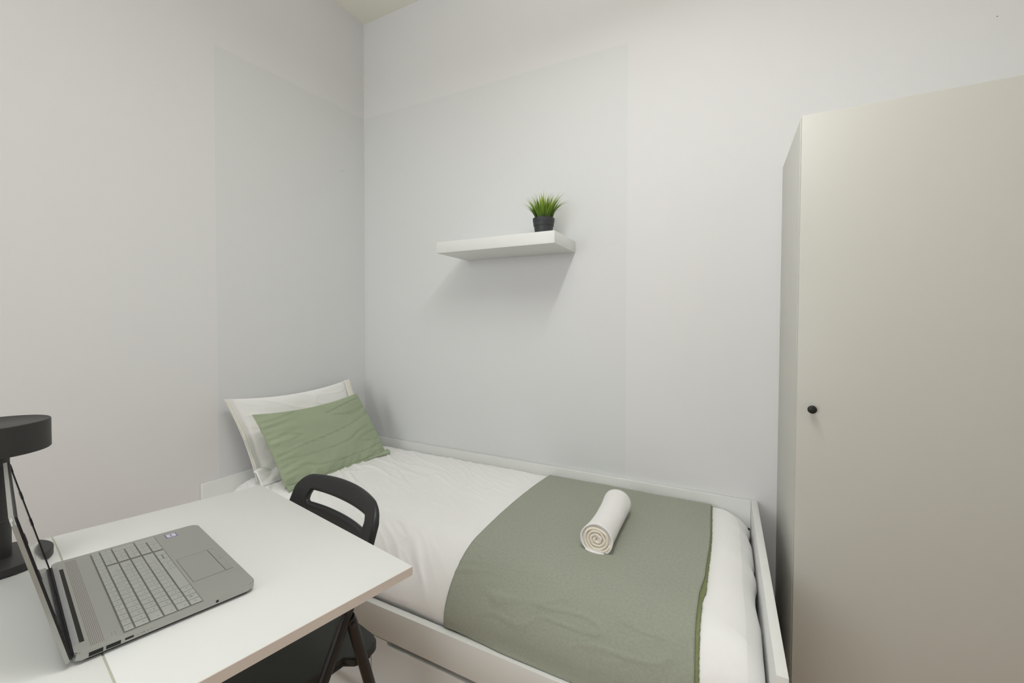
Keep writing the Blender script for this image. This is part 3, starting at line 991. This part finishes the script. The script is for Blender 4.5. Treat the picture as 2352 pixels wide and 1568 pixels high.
# lid
LIDA = R(104.3)
hp = (.2285, .0095)
Dl = LF[2] * -math.cos(LIDA) + TN * math.sin(LIDA)        # along the lid, away from hinge
ld_n = LF[1].cross(Dl)                                       # lid normal
if ld_n.dot(LF[2]) > 0: ld_n = -ld_n                         # towards the user
DF = (LP(0, hp[0], hp[1]), LF[1], Dl, ld_n)
bm = bmesh.new()
prism(bm, rrect(0, -.001, .358, .226, (.010, .010, .003, .003)), -.0056, -.0012, DF, .0014, 3)
lid = link('lid', bm, m_alu, lp, True)
bm = bmesh.new()
prism(bm, rrect(.0022, .002, .3558, .2245, (.008, .008, .003, .003)), -.0013, .0002, DF, .0003, 1)
tag(link('bezel', bm, m_bezel, lid), label='black screen bezel')
bm = bmesh.new()
box(bm, (.0022, .002, 0), (.0048, .2245, .0016), 0, 2, DF); box(bm, (.3532, .002, 0), (.3558, .2245, .0016), 0, 2, DF)
box(bm, (.0048, .2219, 0), (.3532, .2245, .0016), 0, 2, DF); box(bm, (.0048, .002, 0), (.3532, .0046, .0016), 0, 2, DF)
link('screen_gasket', bm, m_dark, lid)
newbox('screen', (.008, .020, .0), (.350, .214, .0005), m_scr, lid, 0, DF)
for (a_, l_) in ((.0012, .060), (.0012, .130), (.0012, .185), (.350, .150), (.350, .095), (.350, .205)):
    newbox('rubber_bumper', (a_, l_, .0002), (a_ + .0065, l_ + .014, .0022), m_bezel, lid, .0004, DF)
bm = bmesh.new()
tube(bm, [LP(.012, .2262, .0115), LP(.346, .2262, .0115)], .0036, 12)
link('hinge_barrel', bm, m_bezel, lp, True)

# ------------------------------------------------------------------ table lamp
LC = TO + TU * .094 + TV * -.507
la = thing('desk_lamp', 'matt black table lamp with a flat drum head and round base on the desk', 'lamp', tuple(LC))
AX = (TU, TV, TN)
bm = bmesh.new()
lathe(bm, [(0, .0006), (.071, .0006), (.073, .002), (.073, .0165), (.0715, .018), (0, .018)], LC, 72, AX)
link('base', bm, m_lampm, la, True)
bm = bmesh.new()
VZ = (Vector((1, 0, 0)), Vector((0, 1, 0)), Vector((0, 0, 1)))
lathe(bm, [(.019, .0175), (.019, .087), (.0198, .088), (.0198, .091), (.019, .092), (.019, .232), (0, .232)], LC, 32, VZ)
link('stem', bm, m_lampm, la, True)
bm = bmesh.new()
lathe(bm, [(0, 0), (.0030, 0), (.0036, .002), (.0036, .006), (0, .0068)], LC + Vector((.0180, 0.0035, .193)), 14, (Vector((0, 1, 0)), Vector((0, 0, 1)), Vector((1, 0, 0))))
link('touch_switch', bm, m_lampm, la, True)
bm = bmesh.new()
lathe(bm, [(0, .2355), (.058, .2355), (.062, .2265), (.0725, .2265), (.074, .228), (.074, .2835), (.0728, .2848), (.070, .2835), (0, .2835)], LC, 96, VZ)
link('lamp_head', bm, m_lampm, la, True)
bm = bmesh.new()
lathe(bm, [(.0195, .2335), (.058, .2335), (.058, .2350), (.0195, .2350)], LC, 48, VZ)
link('diffuser', bm, m_sheet, la, True)

# ------------------------------------------------------------------ folding chair
ct = -.17
CU = Vector((math.cos(ct), math.sin(ct), 0)); CV = Vector((-math.sin(ct), math.cos(ct), 0)); CO = Vector((.94, -.97, 0))
CF = (CO, CU, CV, Vector((0, 0, 1)))
def CP(u, v, z): return CO + CU * u + CV * v + Vector((0, 0, z))
ch = thing('folding_chair', 'black folding chair with a slotted curved backrest, pushed under the desk leaf', 'chair', tuple(CP(.005, -.15, 0)))
def backrest():
    """curved panel: outline in (s, z) with a slot, bent to an arc, thickened"""
    c0 = .004
    hw = .211
    zt0, zb = .7745, .600
    NS, NZ = 96, 44
    def outline_top(s):                # top edge height
        a = abs(s)
        return zt0 - .012 * a ** 2 - ell((1 - a) * hw, .055, .050)
    def width(z):                      # half width at a height
        return hw * (1 + .05 * (.74 - z) / .14)
    zs0, zs1 = .6940, .7260            # slot
    sw = .150
    def in_slot(x, z):
        zc = (zs0 + zs1) / 2; rr = (zs1 - zs0) / 2
        dx = max(0, abs(x) - (sw - rr))
        return rr - math.hypot(dx, z - zc)
    def pos(x, z, off):
        s = x / hw
        v = .030 - .034 * abs(s) ** 2.2 + .36 * (z - .74)
        # outward normal approx (towards the bed = +v)
        dn = -.034 * 2.2 * abs(s) ** 1.2 / hw * (1 if s > 0 else -1)
        nv = Vector((-dn, 1.0, -.36)).normalized()
        return CP(c0 + x + nv.x * off, v + nv.y * off, z + nv.z * off)
    # columns with variable rows: snap rows to slot outline
    bm = bmesh.new()
    xs = []
    for i in range(NS + 1):
        t = -1 + 2 * i / NS
        xs.append(math.copysign(abs(t) ** .9, t))
    zc = (zs0 + zs1) / 2; rr = (zs1 - zs0) / 2
    th_ = .0085
    def slot_half(x):
        d = abs(x) - (sw - rr)
        if d <= 0: return rr
        if d >= rr: return 0
        return math.sqrt(rr * rr - d * d)
    layers = {}
    na, nb = 9, 12
    for off_i, off in enumerate((-th_, th_)):
        for i, s in enumerate(xs):
            zt_ = outline_top(s)
            def X(z): return s * width(z)
            hs = slot_half(s * hw)
            upper = [zc + hs + (zt_ - zc - hs) * k / na for k in range(na + 1)]
            lower = [zb + (zc - hs - zb) * k / nb for k in range(nb + 1)]
            for k, z in enumerate(upper):
                e = min(zt_ - z, (1 - abs(s)) * hw, (z - zc - hs) if hs > 0 else 9)
                sh = off * (1 - .55 * max(0, 1 - e / .006) ** 2)
                layers[(off_i, 'u', i, k)] = bm.verts.new(pos(X(z), z, sh))
            for k, z in enumerate(lower):
                e = min((1 - abs(s)) * hw, (zc - hs - z) if hs > 0 else 9)
                sh = off * (1 - .55 * max(0, 1 - e / .006) ** 2)
                layers[(off_i, 'l', i, k)] = bm.verts.new(pos(X(z), z, sh)) if not (k == nb and hs == 0) else layers[(off_i, 'u', i, 0)]
    def q(*vs4):
        vs4 = [v for i_, v in enumerate(vs4) if v not in vs4[:i_]]
        if len(vs4) >= 3:
            try: bm.faces.new(vs4)
            except ValueError: pass
    for i in range(NS):
        for part, nn in (('u', na), ('l', nb)):
            for k in range(nn):
                for o_ in (0, 1):
                    q(layers[(o_, part, i, k)], layers[(o_, part, i + 1, k)], layers[(o_, part, i + 1, k + 1)], layers[(o_, part, i, k + 1)])
        # top rim, bottom rim
        q(layers[(0, 'u', i, na)], layers[(0, 'u', i + 1, na)], layers[(1, 'u', i + 1, na)], layers[(1, 'u', i, na)])
        q(layers[(0, 'l', i, 0)], layers[(0, 'l', i + 1, 0)], layers[(1, 'l', i + 1, 0)], layers[(1, 'l', i, 0)])
        h0, h1 = slot_half(xs[i] * hw), slot_half(xs[i + 1] * hw)
        if h0 > 0 or h1 > 0:
            q(layers[(0, 'u', i, 0)], layers[(0, 'u', i + 1, 0)], layers[(1, 'u', i + 1, 0)], layers[(1, 'u', i, 0)])
            q(layers[(0, 'l', i, nb)], layers[(0, 'l', i + 1, nb)], layers[(1, 'l', i + 1, nb)], layers[(1, 'l', i, nb)])
    for i in (0, NS):
        for part, nn in (('u', na), ('l', nb)):
            for k in range(nn):
                q(layers[(0, part, i, k)], layers[(0, part, i, k + 1)], layers[(1, part, i, k + 1)], layers[(1, part, i, k)])
    return bm
br = link('backrest', backrest(), m_black, ch, 'all')
for sg in (-1, 1):
    bm = bmesh.new()     # front leg runs up into the backrest
    tube(bm, [CP(sg * .208, -.052, .618), CP(sg * .222, -.070, .605), CP(sg * .238, -.099, .570), CP(sg * .238, -.159, .443), CP(sg * .238, -.362, .012)], .0120, 14)
    lg = link('front_leg', bm, m_tube, ch, True)
    bm = bmesh.new()
    tube(bm, [CP(sg * .238, -.096, .555), CP(sg * .238, -.090, .541), CP(sg * .238, -.066, .448), CP(sg * .238, .044, .012)], .0125, 14)
    rg = link('rear_leg', bm, m_tube, ch, True)
    for nm, q_, pr in (('foot_cap', CP(sg * .238, -.366, 0), lg), ('foot_cap', CP(sg * .238, .0468, 0), rg)):
        bm = bmesh.new(); lathe(bm, [(0, 0), (.014, 0), (.0155, .004), (.0150, .03), (.0126, .034)], q_, 20)
        link(nm, bm, m_black, pr, True)
    bm = bmesh.new()
    lathe(bm, [(0, 0), (.006, 0), (.006, .002), (.004, .003), (0, .003)], CP(sg * .2500, -.092, .541), 18, (CV, Vector((0, 0, 1)), CU * sg))
    link('pivot_rivet', bm, m_tube, lg, True)
for (v_, z_) in ((-.300, .120),):
    bm = bmesh.new(); tube(bm, [CP(-.235, v_ + .0, z_), CP(.235, v_, z_)], .009, 12); link('crossbar', bm, m_tube, ch, True)
bm = bmesh.new(); tube(bm, [CP(-.235, .014, .130), CP(.235, .014, .130)], .009, 12); link('crossbar', bm, m_tube, ch, True)
# seat board: wide rounded rear part, narrower ahead of the legs, slightly dished
def seat_outline():
    fh, th2 = .192, .2245
    pts = [(-fh, -.084), (-fh, -.372)]
    for k in range(1, 8):
        a = R(180 + 90 * k / 8); pts.append((-fh + .05 + .05 * math.cos(a), -.372 + .05 * math.sin(a)))
    for k in range(1, 8):
        a = R(270 + 90 * k / 8); pts.append((fh - .05 + .05 * math.cos(a), -.372 + .05 * math.sin(a)))
    pts += [(fh, -.372), (fh, -.084), (th2 - .004, -.074), (th2, -.066)]
    for k in range(0, 9):
        a = R(90 * k / 8); pts.append((th2 - .030 + .030 * math.cos(a), -.034 + .032 * math.sin(a)))
    for k in range(0, 9):
        a = R(90 + 90 * k / 8); pts.append((-th2 + .030 + .030 * math.cos(a), -.034 + .032 * math.sin(a)))
    pts += [(-th2, -.066), (-th2 + .004, -.074)]
    return pts
bm = bmesh.new()
prism(bm, seat_outline(), .4100, .4330, CF, .004, 3)
link('seat', bm, m_seat, ch, True)

# ------------------------------------------------------------------ linear lamp above (out of the frame)
pdn = thing('ceiling_lamp', 'long slim white lamp hanging from the ceiling above the desk and bed', 'lamp', (1.73, -1.45, HC))
newbox('lamp_housing', (1.665, -2.22, 2.556), (1.795, -.68, 2.60), m_white, pdn, .004)  # lengthened to take in the added upward fill
for y_ in (-2.0, -.95):
    bm = bmesh.new(); tube(bm, [(1.73, y_, HC), (1.73, y_, 2.60)], .0025, 8); link('cable', bm, m_white, pdn, True)

for o in bpy.data.objects:
    if '_loc' in o: del o['_loc']
